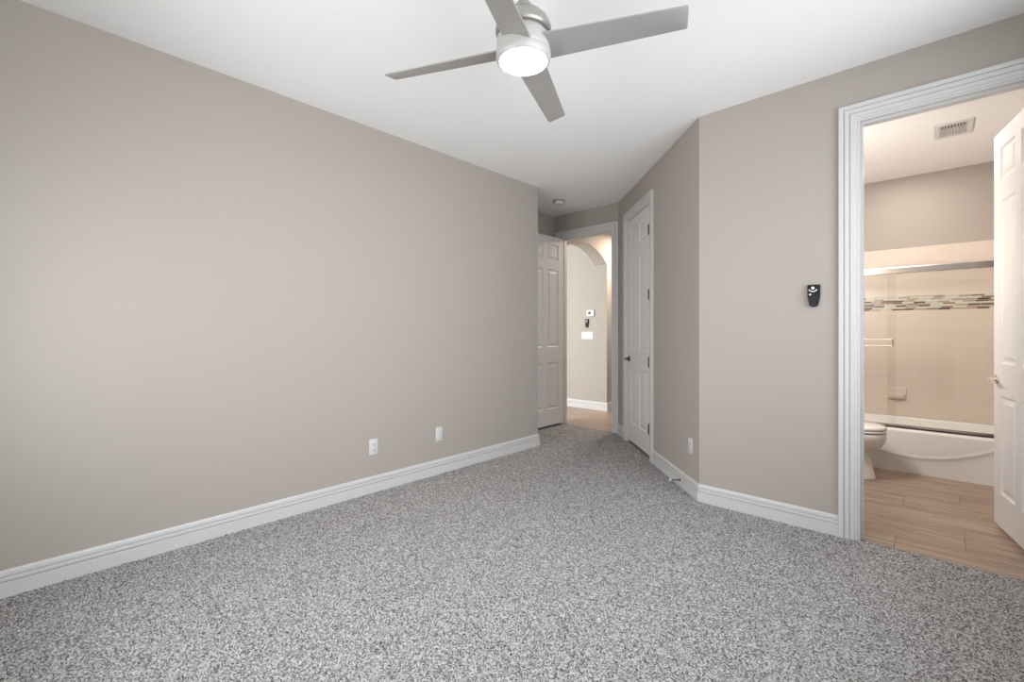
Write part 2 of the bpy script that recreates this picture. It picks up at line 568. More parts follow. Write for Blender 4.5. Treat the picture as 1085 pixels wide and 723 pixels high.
def window(name, horizontal, fixed, w0, w1, z0, z1):
    root = thing(name, 'white framed sliding window letting in daylight', 'window')
    del root['category']
    structure(root)
    d = 0.05
    bmf, bmg = new(), new()
    fw = 0.045
    mid = (w0 + w1) / 2
    rects = [(w0, w0 + fw, z0, z1), (w1 - fw, w1, z0, z1), (w0 + fw, w1 - fw, z0, z0 + fw), (w0 + fw, w1 - fw, z1 - fw, z1), (mid - 0.025, mid + 0.025, z0 + fw, z1 - fw)]
    for a, b, c, e in rects:
        if horizontal:
            box(bmf, a, fixed - 0.03, c, b, fixed + 0.03, e)
        else:
            box(bmf, fixed - 0.03, a, c, fixed + 0.03, b, e)
    if horizontal:
        box(bmg, w0 + 0.02, fixed - 0.003, z0 + 0.02, w1 - 0.02, fixed + 0.003, z1 - 0.02)
    else:
        box(bmg, fixed - 0.003, w0 + 0.02, z0 + 0.02, fixed + 0.003, w1 - 0.02, z1 - 0.02)
    link('window_frame', bmf, M_TRIM, root)
    link('pane', bmg, M_WGLASS, root)


window('window_1', False, XW + 0.08, 0.05, 2.98, 0.75, 2.50)
window('window_2', True, YB - 0.08, -2.90, -1.10, 0.60, 1.98)

# bathroom shell
bm = new(); box(bm, BX0 - T, YR + T, -0.1, BX0, YK + T, H)
structure(link('wall_bathroom_left', bm, M_WALL), 'greige bathroom wall behind the toilet')
bm = new(); box(bm, BX1, YR + T, -0.1, BX1 + T, YK + T, H)
structure(link('wall_bathroom_right', bm, M_WALL), 'greige bathroom wall behind the open door')
bm = new(); box(bm, BX0, YK, -0.1, BX1, YK + T, H)
structure(link('wall_bathroom_back', bm, M_WALL), 'greige wall above the tub tile')
TZ = 2.035
bm = new(); box(bm, BX0, YK - 0.012, 0.30, BX1, YK, 1.42); box(bm, BX0, YK - 0.012, 1.556, BX1, YK, TZ)
box(bm, BX0, 5.15, 0.30, BX0 + 0.012, YK - 0.012, 1.42); box(bm, BX0, 5.15, 1.556, BX0 + 0.012, YK - 0.012, TZ)
box(bm, BX1 - 0.012, 5.15, 0.30, BX1, YK - 0.012, TZ)
structure(link('wall_tile', bm, M_WTILE), 'glossy cream square tile surround above the tub')
bm = new(); box(bm, BX0, YK - 0.014, 1.42, BX1, YK, 1.556); box(bm, BX0, 5.15, 1.42, BX0 + 0.014, YK - 0.014, 1.556)
structure(link('trim_5', bm, M_MOSAIC), 'mosaic band of thin brown, green and white glass strips across the cream tile')

# hall shell: arch wall (faces +X), thickness 0.22
ZTOP = H


def arch_z(y):
    yc, half, rise = 5.46, 0.61, 0.245
    Rr = (half * half + rise * rise) / (2 * rise)
    return 2.485 - Rr + math.sqrt(max(Rr * Rr - (y - yc) ** 2, 0))


bm = new()
xs0, xs1 = XH - 0.22, XH
ya, yb = YE + T, YT
N = 28
prof = [(ya + (yb - ya) * i / N) for i in range(N + 1)]
fr, bk = [], []
for y in prof:
    z = arch_z(y)
    fr.append((bm.verts.new((xs1, y, z)), bm.verts.new((xs1, y, H))))
    bk.append((bm.verts.new((xs0, y, z)), bm.verts.new((xs0, y, H))))
for i in range(N):
    bm.faces.new((fr[i][0], fr[i + 1][0], fr[i + 1][1], fr[i][1]))
    bm.faces.new((bk[i][0], bk[i][1], bk[i + 1][1], bk[i + 1][0]))
    bm.faces.new((fr[i][0], bk[i][0], bk[i + 1][0], fr[i + 1][0]))
    bm.faces.new((fr[i][1], fr[i + 1][1], bk[i + 1][1], bk[i][1]))
bm.faces.new((fr[0][0], fr[0][1], bk[0][1], bk[0][0]))
bm.faces.new((fr[-1][0], bk[-1][0], bk[-1][1], fr[-1][1]))
structure(link('wall_arch', bm, M_WALL, smooth=True), 'wall above the arched opening in the hallway')
HD0, HD1 = 6.35, 7.11      # hall closet doorway
bm = new()
box(bm, -6.2, YT, -0.1, XH, YT + T, H)
structure(link('wall_passage', bm, M_WALL), 'passage wall carrying the thermostat')
bm = new()
box(bm, XH - T, YT + T, -0.1, XH, HD0, H); box(bm, XH - T, HD1, -0.1, XH, 9.2, H); box(bm, XH - T, HD0, DH, XH, HD1, H)
structure(link('wall_hall_left', bm, M_WALL), 'hallway wall beyond the arch')
bm = new(); box(bm, -6.2, 2.38, -0.1, XL - T, 2.5, H)
structure(link('wall_passage_near', bm, M_WALL), 'far side wall of the room beside the passage')
bm = new(); box(bm, -6.3, 2.38, -0.1, -6.2, YT + T, H)
structure(link('wall_passage_end', bm, M_WALL), 'end wall of the passage')
bm = new(); box(bm, -2.62, YE + T + 0.001, -0.1, -2.5, 9.2, H)
structure(link('wall_hall_right', bm, M_WALL), 'right wall of the hallway')
bm = new(); box(bm, XH - T, 9.2, -0.1, -2.5, 9.3, H)
structure(link('wall_hall_end', bm, M_WALL), 'end wall of the hallway')
# closet enclosure
bm = new(); box(bm, -2.5, 6.0, -0.1, BX0 - T, 6.1, H)
structure(link('wall_closet', bm, M_WALL), 'back wall of the closet')
bm = new(); box(bm, -2.5, YR + T, -0.1, BX0 - T, 6.1, -0.02)
structure(link('floor', bm, mat('closet_floor', (0.10, 0.09, 0.08), 0.9)), 'closet floor behind the closed door')

# ------------------------------------------------------------------ trim sweeps
CAS = [(0.0, 0.0), (0.0, 0.019), (0.004, 0.022), (0.024, 0.022), (0.026, 0.0125), (0.0295, 0.0125), (0.0315, 0.019), (0.050, 0.017), (0.052, 0.009), (0.0555, 0.009),
       (0.0575, 0.015), (0.074, 0.014), (0.077, 0.008), (0.088, 0.008), (0.088, 0.0)]
# (distance from the OUTER edge inward, projection)


def casing(name, P, u, nrm, w0, w1, ztop, label):
    """P(w)->xy base point helper given by origin P, along u, projecting nrm; opening from w0 to w1"""
    bm = new()
    cw = 0.088
    P = Vector((P[0], P[1], 0)); u = Vector((u[0], u[1], 0)); nrm = Vector((nrm[0], nrm[1], 0))
    rev = 0.006
    rings = []
    for k in range(4):
        ring = []
        for (c, d) in CAS:
            o = cw - c - rev          # offset outward from the opening edge
            if k == 0:
                ww, z = w0 - o, 0.0
            elif k == 1:
                ww, z = w0 - o, ztop + o
            elif k == 2:
                ww, z = w1 + o, ztop + o
            else:
                ww, z = w1 + o, 0.0
            q = P + u * ww + nrm * d
            ring.append((q.x, q.y, z))
        rings.append(ring)
    ring_loft(bm, rings)
    return structure(link(name, bm, M_TRIM), label)


def jamb(name, P, u, nrm, w0, w1, ztop, depth, label, th=0.018, stop=None):
    """door lining: three boards through the wall thickness + stop"""
    bm = new()
    P = Vector((P[0], P[1], 0)); u = Vector((u[0], u[1], 0)); nrm = Vector((nrm[0], nrm[1], 0))

    def bx(a, b, d0, d1, za, zb):
        pts = [P + u * a - nrm * d0, P + u * b - nrm * d0, P + u * b - nrm * d1, P + u * a - nrm * d1]
        prism(bm, [(p.x, p.y) for p in pts], za, zb)
    bx(w0 - 0.001, w0 + th, -0.001, depth + 0.001, 0, ztop)
    bx(w1 - th, w1 + 0.001, -0.001, depth + 0.001, 0, ztop)
    bx(w0 + th, w1 - th, -0.001, depth + 0.001, ztop - th, ztop)
    if stop:
        d0, d1 = stop
        bx(w0 + th, w0 + th + 0.012, d0, d1, 0, ztop - th)
        bx(w1 - th - 0.012, w1 - th, d0, d1, 0, ztop - th)
        bx(w0 + th + 0.012, w1 - th - 0.012, d0, d1, ztop - th - 0.012, ztop - th)
    return structure(link(name, bm, M_TRIM), label)


# bathroom doorway (u = +X, room side normal = -Y)
casing('trim_1', (0, YR), (1, 0), (0, -1), BD0, BD1, DH, 'white stepped casing around the bathroom doorway')
jamb('trim_1', (0, YR), (1, 0), (0, -1), BD0, BD1, DH, T, 'white jamb of the bathroom doorway', stop=(0.03, 0.075))
# entry
casing('trim_2', (0, YE), (1, 0), (0, -1), EX0, EX1, DH, 'white stepped casing around the entry doorway')
jamb('trim_2', (0, YE), (1, 0), (0, -1), EX0, EX1, DH, T, 'white jamb of the entry doorway', stop=(0.042, 0.085))
casing('trim_2', (0, YE + T), (1, 0), (0, 1), EX0, EX1, DH, 'white casing on the hall side of the entry doorway')
# closet on angled wall (u = ES, room normal = -ED)
casing('trim_3', A0, ES, -ED, S0, S1, DH, 'white stepped casing around the closet door')
jamb('trim_3', A0, ES, -ED, S0, S1, DH, T, 'white jamb of the closet doorway', stop=(0.045, 0.085))
# hall door
casing('trim_4', (XH, 0), (0, 1), (1, 0), HD0, HD1, DH, 'white casing of the door further along the hall')

BASE = [(0.0, -0.012), (0.0175, -0.012), (0.0175, 0.067), (0.0165, 0.0685), (0.0050, 0.0692), (0.0050, 0.0735), (0.0145, 0.0745), (0.0140, 0.088), (0.0125, 0.0902),
        (0.0030, 0.0905), (0.0030, 0.0948), (0.0105, 0.0957), (0.0095, 0.111), (0.0065, 0.119), (0.0, 0.121)]


def baseboard(name, path, label):
    """path: plan points, wall on the right-hand side, room on the LEFT of travel; mitred"""
    bm = new()
    P = [Vector(p) for p in path]
    rings = []
    for i, p in enumerate(P):
        ns = []
        if i > 0:
            d = (P[i] - P[i - 1]).normalized(); ns.append(Vector((-d.y, d.x)))
        if i < len(P) - 1:
            d = (P[i + 1] - P[i]).normalized(); ns.append(Vector((-d.y, d.x)))
        if len(ns) == 2:
            m = (ns[0] + ns[1])
            m = m / (m.length_squared) * 2 if m.length > 1e-6 else ns[0]
            m = (ns[0] + ns[1]) / (1 + ns[0].dot(ns[1]))
        else:
            m = ns[0]
        rings.append([(p.x + m.x * t, p.y + m.y * t, z) for t, z in BASE])
    ring_loft(bm, rings)
    structure(link(name, bm, M_TRIM), label)


CW = 0.082
baseboard('baseboard_left', [(XA, YE), (XA, 3.72), (XL, 3.72), (XL, YB)], 'white stepped baseboard along the left wall')
baseboard('baseboard_right', [(BD0 - CW, YR), A0, diag_pt(S0 - CW, 0)], 'white stepped baseboard from the closet door round to the bathroom door')
baseboard('baseboard_angled', [diag_pt(S1 + CW, 0), A1, (EX1 + CW, YE)], 'short white baseboard between closet and entry casings')
baseboard('baseboard_back', [(XL, YB), (XW, YB), (XW, YR)], 'white stepped baseboard behind the viewpoint')
baseboard('baseboard_hall', [(XH, HD0 - CW), (XH, YT), (-6.2, YT), (-6.2, 2.5), (XL - T, 2.5)], 'white baseboard of the passage beyond the entry')
baseboard('baseboard_hall_right', [(-2.62, YE + T), (-2.62, 9.2), (XH, 9.2), (XH, HD1 + CW)], 'white baseboard along the hallway')

# ------------------------------------------------------------------ doors


def door_slab(w, h, t, panels):
    """slab from x 0..w, y -t/2..t/2, z 0..h with raised-and-fielded panels both sides"""
    bm = new()
    xs = sorted({0, w} | {p[0] for p in panels} | {p[1] for p in panels})
    zs = sorted({0, h} | {p[2] for p in panels} | {p[3] for p in panels})
    for sgn in (-1, 1):
        y = sgn * t / 2
        for i in range(len(xs) - 1):
            for j in range(len(zs) - 1):
                cx, cz = (xs[i] + xs[i + 1]) / 2, (zs[j] + zs[j + 1]) / 2
                if any(p[0] < cx < p[1] and p[2] < cz < p[3] for p in panels):
                    continue
                bm.faces.new([bm.verts.new((a, y, b)) for a, b in ((xs[i], zs[j]), (xs[i + 1], zs[j]), (xs[i + 1], zs[j + 1]), (xs[i], zs[j + 1]))])
        for p in panels:
            rings = []
            for ins, dep in ((0, 0), (0.004, 0.004), (0.012, 0.009), (0.020, 0.0095), (0.026, 0.008), (0.046, 0.002)):
                yy = y - sgn * dep
                a, b, c, d = p[0] + ins, p[1] - ins, p[2] + ins, p[3] - ins
                rings.append([(a, yy, c), (b, yy, c), (b, yy, d), (a, yy, d)])
            ring_loft(bm, rings, cap0=False, cap1=True)
    for (a, b) in (((0, 0), (w, 0)), ((w, 0), (w, h)), ((w, h), (0, h)), ((0, h), (0, 0))):
        bm.faces.new([bm.verts.new(q) for q in ((a[0], -t / 2, a[1]), (b[0], -t / 2, b[1]), (b[0], t / 2, b[1]), (a[0], t / 2, a[1]))])
    return bm


DW, DHT = 0.735, 2.385
PAN = []
for xa, xb in ((0.105, 0.325), (0.410, 0.630)):
    for za, zb in ((0.20, 0.79), (0.985, 1.965), (2.09, 2.285)):
        PAN.append((xa, xb, za, zb))


def lever(parent, x, y, z, sgn, direction, m):
    """lever handle on face y, projecting sgn, lever pointing direction along x"""
    root = bpy.data.objects.new('door_handle', None); COL.objects.link(root); root.parent = parent
    bm = new()
    prof = [(0.030, 0.0), (0.031, 0.004), (0.028, 0.009), (0.012, 0.011)]
    lathe(bm, [(r, sgn * h) for r, h in prof], (x, y, z), 24, 'Y')
    o1 = link('rose', bm, m, root, smooth=True)
    bm = new()
    pts = [(x, y + sgn * 0.008, z), (x, y + sgn * 0.040, z), (x + direction * 0.008, y + sgn * 0.052, z),
           (x + direction * 0.03, y + sgn * 0.056, z + 0.002), (x + direction * 0.07, y + sgn * 0.056, z + 0.001), (x + direction * 0.108, y + sgn * 0.050, z - 0.004)]
    tube(bm, pts, [0.010, 0.010, 0.0105, 0.0095, 0.0085, 0.0065], 12)
    link('lever', bm, m, root, smooth=True)
    return root


def hinge(parent, x, y, z, m):
    bm = new()
    lathe(bm, [(0.001, -0.054), (0.005, -0.052), (0.0075, -0.048), (0.0075, 0.048), (0.005, 0.052), (0.001, 0.054)], (x, y, z), 12, 'Z')
    box(bm, x - 0.001, y - 0.001, z - 0.047, x + 0.020, y + 0.007, z + 0.047)
    link('hinge', bm, m, parent, smooth=True)


def door(name, hinge_xy, dir_vec, label, m=None):
    """door leaf: local +x from hinge to free edge"""
    root = bpy.data.objects.new(name, None)
    COL.objects.link(root)
    root.location = (hinge_xy[0], hinge_xy[1], 0.030)
    root.rotation_euler = (0, 0, math.atan2(dir_vec[1], dir_vec[0]))
    structure(root, label)
    link('panel_leaf', door_slab(DW, DHT, 0.035, PAN), m or M_DOOR, root)
    return root


# closet door, closed; hinge side right (small s), face just inside the jamb
h = diag_pt(S0 + 0.0195, 0.0185)
d2 = door('door_2', h, (ES.x, ES.y), 'closed white six panel closet door on the angled wall')
# local +y for dir ES: rotate +90 -> (-1,-1)/sqrt2 = room side
lever(d2, DW - 0.062, 0.0175, 0.885, 1, -1, M_HINGE)
lever(d2, DW - 0.062, -0.0175, 0.885, -1, -1, M_HINGE)
for z in (2.145, 1.530, 0.89, 0.255):
    hinge(d2, 0.002, 0.023, z, M_HINGE)

# entry door, open 90 degrees into the alcove; hinge at the left jamb
d1 = door('door_1', (EX0 + 0.0375, YE - 0.016), (0.0, -1.0), 'open white six panel entry door folded back against the alcove wall')
lever(d1, DW - 0.062, 0.0175, 0.885, 1, -1, M_HINGE)
for z in (2.145, 1.530, 0.89, 0.255):
    hinge(d1, 0.002, -0.020, z, M_HINGE)

# bathroom door, swung into the bathroom, hinge on the right jamb
ang = math.atan2(0.755, -0.145)
d3 = door('door_3', (BD1 - 0.018, YR + T - 0.004), (math.cos(ang), math.sin(ang)), 'open white six panel bathroom door seen at the right edge')
lever(d3, DW - 0.062, 0.0175, 0.885, 1, -1, M_CHROME)
lever(d3, DW - 0.062, -0.0175, 0.885, -1, -1, M_CHROME)
for z in (2.145, 1.530, 0.89, 0.255):
    hinge(d3, 0.002, -0.022, z, M_HINGE)

# hall door
d4 = door('door_4', (XH - 0.03, HD0 + 0.012), (0, 1), 'closed white door further along the hall')

# ------------------------------------------------------------------ ceiling fan
FX, FY = -1.287, 1.446
fan = thing('ceiling_fan', 'four-blade silver ceiling fan with a lit round white light, hanging from the ceiling', 'ceiling fan', (FX, FY, 0))
bm = new()
lathe(bm, [(0.001, 2.7425), (0.070, 2.7425), (0.070, 2.728), (0.062, 2.705), (0.040, 2.682), (0.016, 2.676)], seg=48)
link('canopy', bm, M_FANSTEEL, fan, smooth=True)
bm = new(); lathe(bm, [(0.0125, 2.59), (0.0125, 2.69)], seg=20)
link('downrod', bm, M_FANSTEEL, fan, smooth=True)
bm = new(); lathe(bm, [(0.016, 2.622), (0.020, 2.618), (0.020, 2.606), (0.030, 2.600), (0.038, 2.590), (0.040, 2.575), (0.040, 2.555)], seg=36)
link('coupling', bm, M_FANSTEEL, fan, smooth=True)
bm = new(); lathe(bm, [(0.040, 2.562), (0.058, 2.557), (0.086, 2.543), (0.106, 2.522), (0.117, 2.497), (0.119, 2.478), (0.113, 2.470), (0.100, 2.467)], seg=64)
link('motor_cap', bm, M_FANSTEEL, fan, smooth=True)
bm = new(); lathe(bm, [(0.098, 2.474), (0.098, 2.462), (0.106, 2.458), (0.112, 2.448), (0.114, 2.41), (0.114, 2.392), (0.110, 2.386)], seg=64)
link('motor_housing', bm, M_FANWHITE, fan, smooth=True)
bm = new(); lathe(bm, [(0.110, 2.390), (0.116, 2.387), (0.117, 2.375), (0.114, 2.358), (0.107, 2.3515), (0.1015, 2.3525), (0.0995, 2.366)], seg=64)
link('light_ring', bm, M_FANWHITE, fan, smooth=True)
bm = new(); lathe(bm, [(0.0992, 2.3655), (0.0985, 2.3600), (0.090, 2.3580), (0.065, 2.3565), (0.035, 2.3558), (0.001, 2.3555)], seg=64)
link('light_lens', bm, M_LED, fan, smooth=True)
AZ = R(24.9)
PITCH = -0.287
ZB = 2.405
for k in range(4):
    a = AZ + k * PI / 2
    er = Vector((math.cos(a), math.sin(a), 0))
    et = Vector((-math.sin(a), math.cos(a), 0)) * math.cos(PITCH) + Vector((0, 0, math.sin(PITCH)))
    en = er.cross(et)
    bm = new()
    r0, r1 = 0.075, 0.655
    outl = []
    wr, wt = 0.064, 0.049
    n = 10
    for i in range(n + 1):
        f = i / n
        outl.append((r0 + (r1 - 0.008 - r0) * f, wr + (wt - wr) * f))
    outl += [(r1 - 0.002, wt - 0.002), (r1, wt - 0.008), (r1, -wt + 0.008), (r1 - 0.002, -wt + 0.002)]
    for i in range(n, -1, -1):
        f = i / n
        outl.append((r0 + (r1 - 0.008 - r0) * f, -(wr + (wt - wr) * f)))
    rings = []
    for off, ins in ((-0.003, 0.0015), (-0.002, 0), (0.002, 0), (0.003, 0.0015)):
        rings.append([tuple(Vector((0, 0, ZB)) + er * (r - (ins if r > r1 - 0.02 else 0)) + et * (s - math.copysign(ins, s)) + en * off) for r, s in outl])
    ring_loft(bm, rings)
    link('blade', bm, M_BLADE, fan, smooth=True, angle=30)

# smoke detector
sd = thing('smoke_detector', 'small round white smoke detector on the ceiling before the entry door', 'smoke detector', (-3.243, 4.266, 0))
bm = new(); lathe(bm, [(0.001, 2.7425), (0.070, 2.7425), (0.071, 2.733), (0.064, 2.731)], seg=40)
link('mounting_ring', bm, mat('grey_ring', (0.25, 0.24, 0.23), 0.5), sd, smooth=True)
bm = new(); lathe(bm, [(0.060, 2.733), (0.061, 2.712), (0.055, 2.704), (0.030, 2.700), (0.001, 2.699)], seg=40)
link('cover', bm, M_PLATE, sd, smooth=True)

# ------------------------------------------------------------------ wall plates


def plate_root(name, label, cat, pos, normal, group=None):
    """local frame: +y out of the wall, x along, z up"""
    n = Vector(normal)
    return thing(name, label, cat, pos, math.atan2(n.y, n.x) - PI / 2, group)


def outlet(label, pos, normal):
    r = plate_root('electrical_outlet', label, 'outlet', pos, normal)
    bm = new(); box(bm, -0.036, 0, -0.059, 0.036, 0.006, 0.059, 0.003)
    link('cover_plate', bm, M_PLATE, r, smooth=True)
    for zc in (-0.020, 0.020):
        bm = new()
        lathe(bm, [(0.0165, 0.005), (0.0165, 0.0085), (0.0155, 0.009), (0.001, 0.009)], (0, 0, zc), 28, 'Y')
        s = link('socket', bm, M_PLATE, r, smooth=True)
        bm = new()
        box(bm, -0.0080, 0.0086, zc - 0.001, -0.0055, 0.0096, zc + 0.008)
        box(bm, 0.0055, 0.0086, zc - 0.001, 0.0080, 0.0096, zc + 0.006)
        box(bm, -0.0025, 0.0086, zc - 0.010, 0.0025, 0.0096, zc - 0.006)
        link('slots', bm, M_SLOT, s)
    bm = new(); lathe(bm, [(0.0035, 0.005), (0.0035, 0.0075), (0.001, 0.008)], (0, 0, 0), 12, 'Y')
    link('screw', bm, M_PLATE, r, smooth=True)
    return r


outlet('white duplex outlet low on the left wall, nearer the viewer', (XL, 1.788, 0.341), (1, 0, 0))
p = diag_pt(0.141, 0)
outlet('white duplex outlet low on the angled wall between closet door and bathroom wall', (p[0], p[1], 0.358), (-1, -1, 0))

r = plate_root('wall_plate', 'plain white wall plate with smooth centre insert low on the left wall, nearer the entry', 'wall plate', (XL, 2.406, 0.336), (1, 0, 0))
bm = new(); box(bm, -0.036, 0, -0.059, 0.036, 0.006, 0.059, 0.003)
link('cover_plate', bm, M_PLATE, r, smooth=True)
bm = new(); box(bm, -0.017, 0.004, -0.034, 0.017, 0.0085, 0.034, 0.0015)
link('insert', bm, M_PLATE, r, smooth=True)

# four-rocker switch in the passage
r = plate_root('light_switch', 'wide white rocker switch plate on the passage wall below the black remote', 'light switch', (-4.050, YT, 1.150), (0, -1, 0))
bm = new(); box(bm, -0.105, 0, -0.060, 0.105, 0.006, 0.060, 0.003)
link('cover_plate', bm, M_PLATE, r, smooth=True)
for i in range(4):
    xc = -0.069 + i * 0.046
    bm = new(); box(bm, xc - 0.0165, 0.004, -0.034, xc + 0.0165, 0.010, 0.034, 0.0015)
    link('rocker', bm, M_PLATE, r, smooth=True)

# thermostat
r = plate_root('thermostat', 'white thermostat with dark display on the passage wall', 'thermostat', (-3.978, YT, 1.502), (0, -1, 0))
bm = new(); box(bm, -0.068, 0, -0.050, 0.068, 0.028, 0.050, 0.006)
link('body', bm, M_PLATE, r, smooth=True)
bm = new(); box(bm, -0.010, 0.027, -0.018, 0.034, 0.0295, 0.022)
link('display', bm, M_SCREEN, r)


def fan_remote(label, pos, normal, w=0.066, h=0.136):
    r = plate_root('remote_control', label, 'remote control', pos, normal)
    # body outline tapered to a rounded bottom
    bm = new()

    def outline(k):
        pts = []
        hw, hb = w / 2 * k, w * 0.36 * k
        top, bot = h / 2 - (1 - k) * 0.02, -h / 2 + (1 - k) * 0.02
        n = 10
        for i in range(n + 1):               # bottom arc, left to right
            a = PI + PI * i / n
            pts.append((hb * math.cos(a), bot + hb * 0.75 + hb * 0.75 * math.sin(a)))
        pts.append((hw * 0.97, 0.0)); pts.append((hw, top * 0.6))
        for i in range(5):
            a = PI / 2 * i / 4
            pts.append((hw - 0.007 + 0.007 * math.cos(a), top - 0.007 + 0.007 * math.sin(a)))
        for i in range(5):
            a = PI / 2 + PI / 2 * i / 4
            pts.append((-hw + 0.007 + 0.007 * math.cos(a), top - 0.007 + 0.007 * math.sin(a)))
        pts.append((-hw, top * 0.6)); pts.append((-hw * 0.97, 0.0))
        return pts
    rings = []
    for y, k in ((0.0, 1.0), (0.012, 1.0), (0.019, 0.96), (0.023, 0.86)):
        rings.append([(x, y, z) for x, z in outline(k)])
    ring_loft(bm, rings)
    link('body', bm, M_BLACK, r, smooth=True, angle=50)
    bm = new(); lathe(bm, [(0.0085, 0.021), (0.0085, 0.0255), (0.001, 0.0262)], (0.002, 0, h * 0.5 - 0.021), 20, 'Y')
    link('button', bm, M_WHITEB, r, smooth=True)
    bm = new()
    pts = []
    for i in range(15):
        a = R(205) + R(130) * i / 14
        pts.append((0.002 + 0.023 * math.cos(a), 0.0228, h * 0.5 - 0.021 + 0.002 + 0.023 * math.sin(a)))
    tube(bm, pts, 0.0032, 8)
    link('arc_button', bm, M_WHITEB, r, smooth=True)
    bm = new(); lathe(bm, [(0.0055, 0.021), (0.0055, 0.0250), (0.001, 0.0256)], (0.016, 0, h * 0.5 - 0.060), 16, 'Y')
    link('button', bm, M_WHITEB, r, smooth=True)
    return r


fan_remote('black fan remote in its holder on the wall beside the bathroom door casing', (-0.551, YR, 1.425), (0, -1, 0))
fan_remote('black remote on the passage wall between thermostat and switch plate', (-4.048, YT, 1.342), (0, -1, 0))

# door stop on the angled baseboard
p = diag_pt(0.30, -0.0165)
r = thing('door_stop', 'thin grey metal door stop screwed to the angled baseboard', 'door stop', (p[0], p[1], 0.052), math.atan2(-1, -1) - PI / 2)
bm = new(); lathe(bm, [(0.001, 0), (0.012, 0), (0.012, 0.004), (0.007, 0.008), (0.0045, 0.012), (0.0045, 0.070), (0.007, 0.072), (0.001, 0.073)], (0, 0, 0), 16, 'Y')
link('rod', bm, M_HINGE, r, smooth=True)
bm = new(); lathe(bm, [(0.001, 0.071), (0.0085, 0.071), (0.009, 0.082), (0.006, 0.086), (0.001, 0.086)], (0, 0, 0), 16, 'Y')
link('rubber_tip', bm, M_RUBBER, r, smooth=True)

# strike plate on the right jamb of the entry
bm = new(); box(bm, EX1 - 0.0195, YE + 0.006, 0.885, EX1 - 0.0175, YE + 0.034, 0.945)
o = link('strike_plate', bm, M_HINGE); o['label'] = 'small dark metal strike plate on the entry door jamb'; o['category'] = 'strike plate'

# ------------------------------------------------------------------ bathroom: vent
v = thing('ceiling_vent', 'white rectangular air register with dark slots in the bathroom ceiling', 'vent', (0.085, 4.79, 0))
bm = new()
x0, x1, y0, y1 = -0.105, 0.105, -0.16, 0.16
for a, b, c, d in ((x0, y0, x1, y0 + 0.03), (x0, y1 - 0.03, x1, y1), (x0, y0 + 0.03, x0 + 0.03, y1 - 0.03), (x1 - 0.03, y0 + 0.03, x1, y1 - 0.03)):
    box(bm, a, b, H - 0.010, c, d, H - 0.0005)
link('frame', bm, M_PLATE, v)
bm = new(); box(bm, x0 + 0.03, y0 + 0.05, H - 0.002, x1 - 0.03, y0 + 0.125, H - 0.0006)
link('opening_shade', bm, M_SLOT, v)  # dark sheet standing in for the shade inside the register
for i in range(9):
    xc = x0 + 0.037 + i * 0.017
    bm = new()
    vs = [bm.verts.new(q) for q in ((xc - 0.006, y0 + 0.03, H - 0.010), (xc + 0.006, y0 + 0.03, H - 0.003), (xc + 0.006, y1 - 0.03, H - 0.003), (xc - 0.006, y1 - 0.03, H - 0.010))]
    vt = [bm.verts.new(q) for q in ((xc - 0.006, y0 + 0.03, H - 0.0085), (xc + 0.006, y0 + 0.03, H - 0.0015), (xc + 0.006, y1 - 0.03, H - 0.0015), (xc - 0.006, y1 - 0.03, H - 0.0085))]
    bm.faces.new(vs); bm.faces.new(vt[::-1])
    for i2 in range(4):
        j2 = (i2 + 1) % 4
        bm.faces.new((vs[i2], vs[j2], vt[j2], vt[i2]))
    link('louver', bm, M_PLATE, v)

# ------------------------------------------------------------------ bathtub
TX0, TX1, TY0, TY1, TZR = BX0 + 0.014, BX1 - 0.014, 5.17, YK - 0.016, 0.37
tub = thing('bathtub', 'white built-in bathtub with a curved ridge across its apron', 'bathtub', ((TX0 + TX1) / 2, (TY0 + TY1) / 2, 0))
ox, oy = (TX0 + TX1) / 2, (TY0 + TY1) / 2
bm = new()
NX, NZ = 90, 60


def apron_y(x, z):
    c = 0.125 + 0.60 * (x + 0.15) ** 2
    t = (z - c) / 0.020
    s = 1 / (1 + math.exp(-max(min(t, 30), -30)))
    y = 0.010 * (1 - s)                      # below the ridge the skirt sits further back
    y -= 0.006 * math.exp(-((z - c - 0.012) / 0.014) ** 2)
    k = max(0, z - (TZR - 0.030)) / 0.030
    y += 0.030 * (1 - math.sqrt(max(0, 1 - k * k)))
    return y


grid = [[bm.verts.new((TX0 + (TX1 - TX0) * i / NX - ox, TY0 + apron_y(TX0 + (TX1 - TX0) * i / NX, TZR * (1 - (1 - j / NZ) ** 1.15)) - oy, TZR * (1 - (1 - j / NZ) ** 1.15) - 0.006 * (j == 0))) for i in range(NX + 1)] for j in range(NZ + 1)]
for j in range(NZ):
    for i in range(NX):
        bm.faces.new((grid[j][i], grid[j][i + 1], grid[j + 1][i + 1], grid[j + 1][i]))
link('apron', bm, M_TUB, tub, smooth=True, angle=60)
bm = new()


def rr(x0, x1, y0, y1, rad, z, n=8):
    pts = []
    for cx, cy, a0 in ((x1 - rad, y0 + rad, -90), (x1 - rad, y1 - rad, 0), (x0 + rad, y1 - rad, 90), (x0 + rad, y0 + rad, 180)):
        for i in range(n + 1):
            a = R(a0 + 90 * i / n)
            pts.append((cx + rad * math.cos(a) - ox, cy + rad * math.sin(a) - oy, z))
    return pts


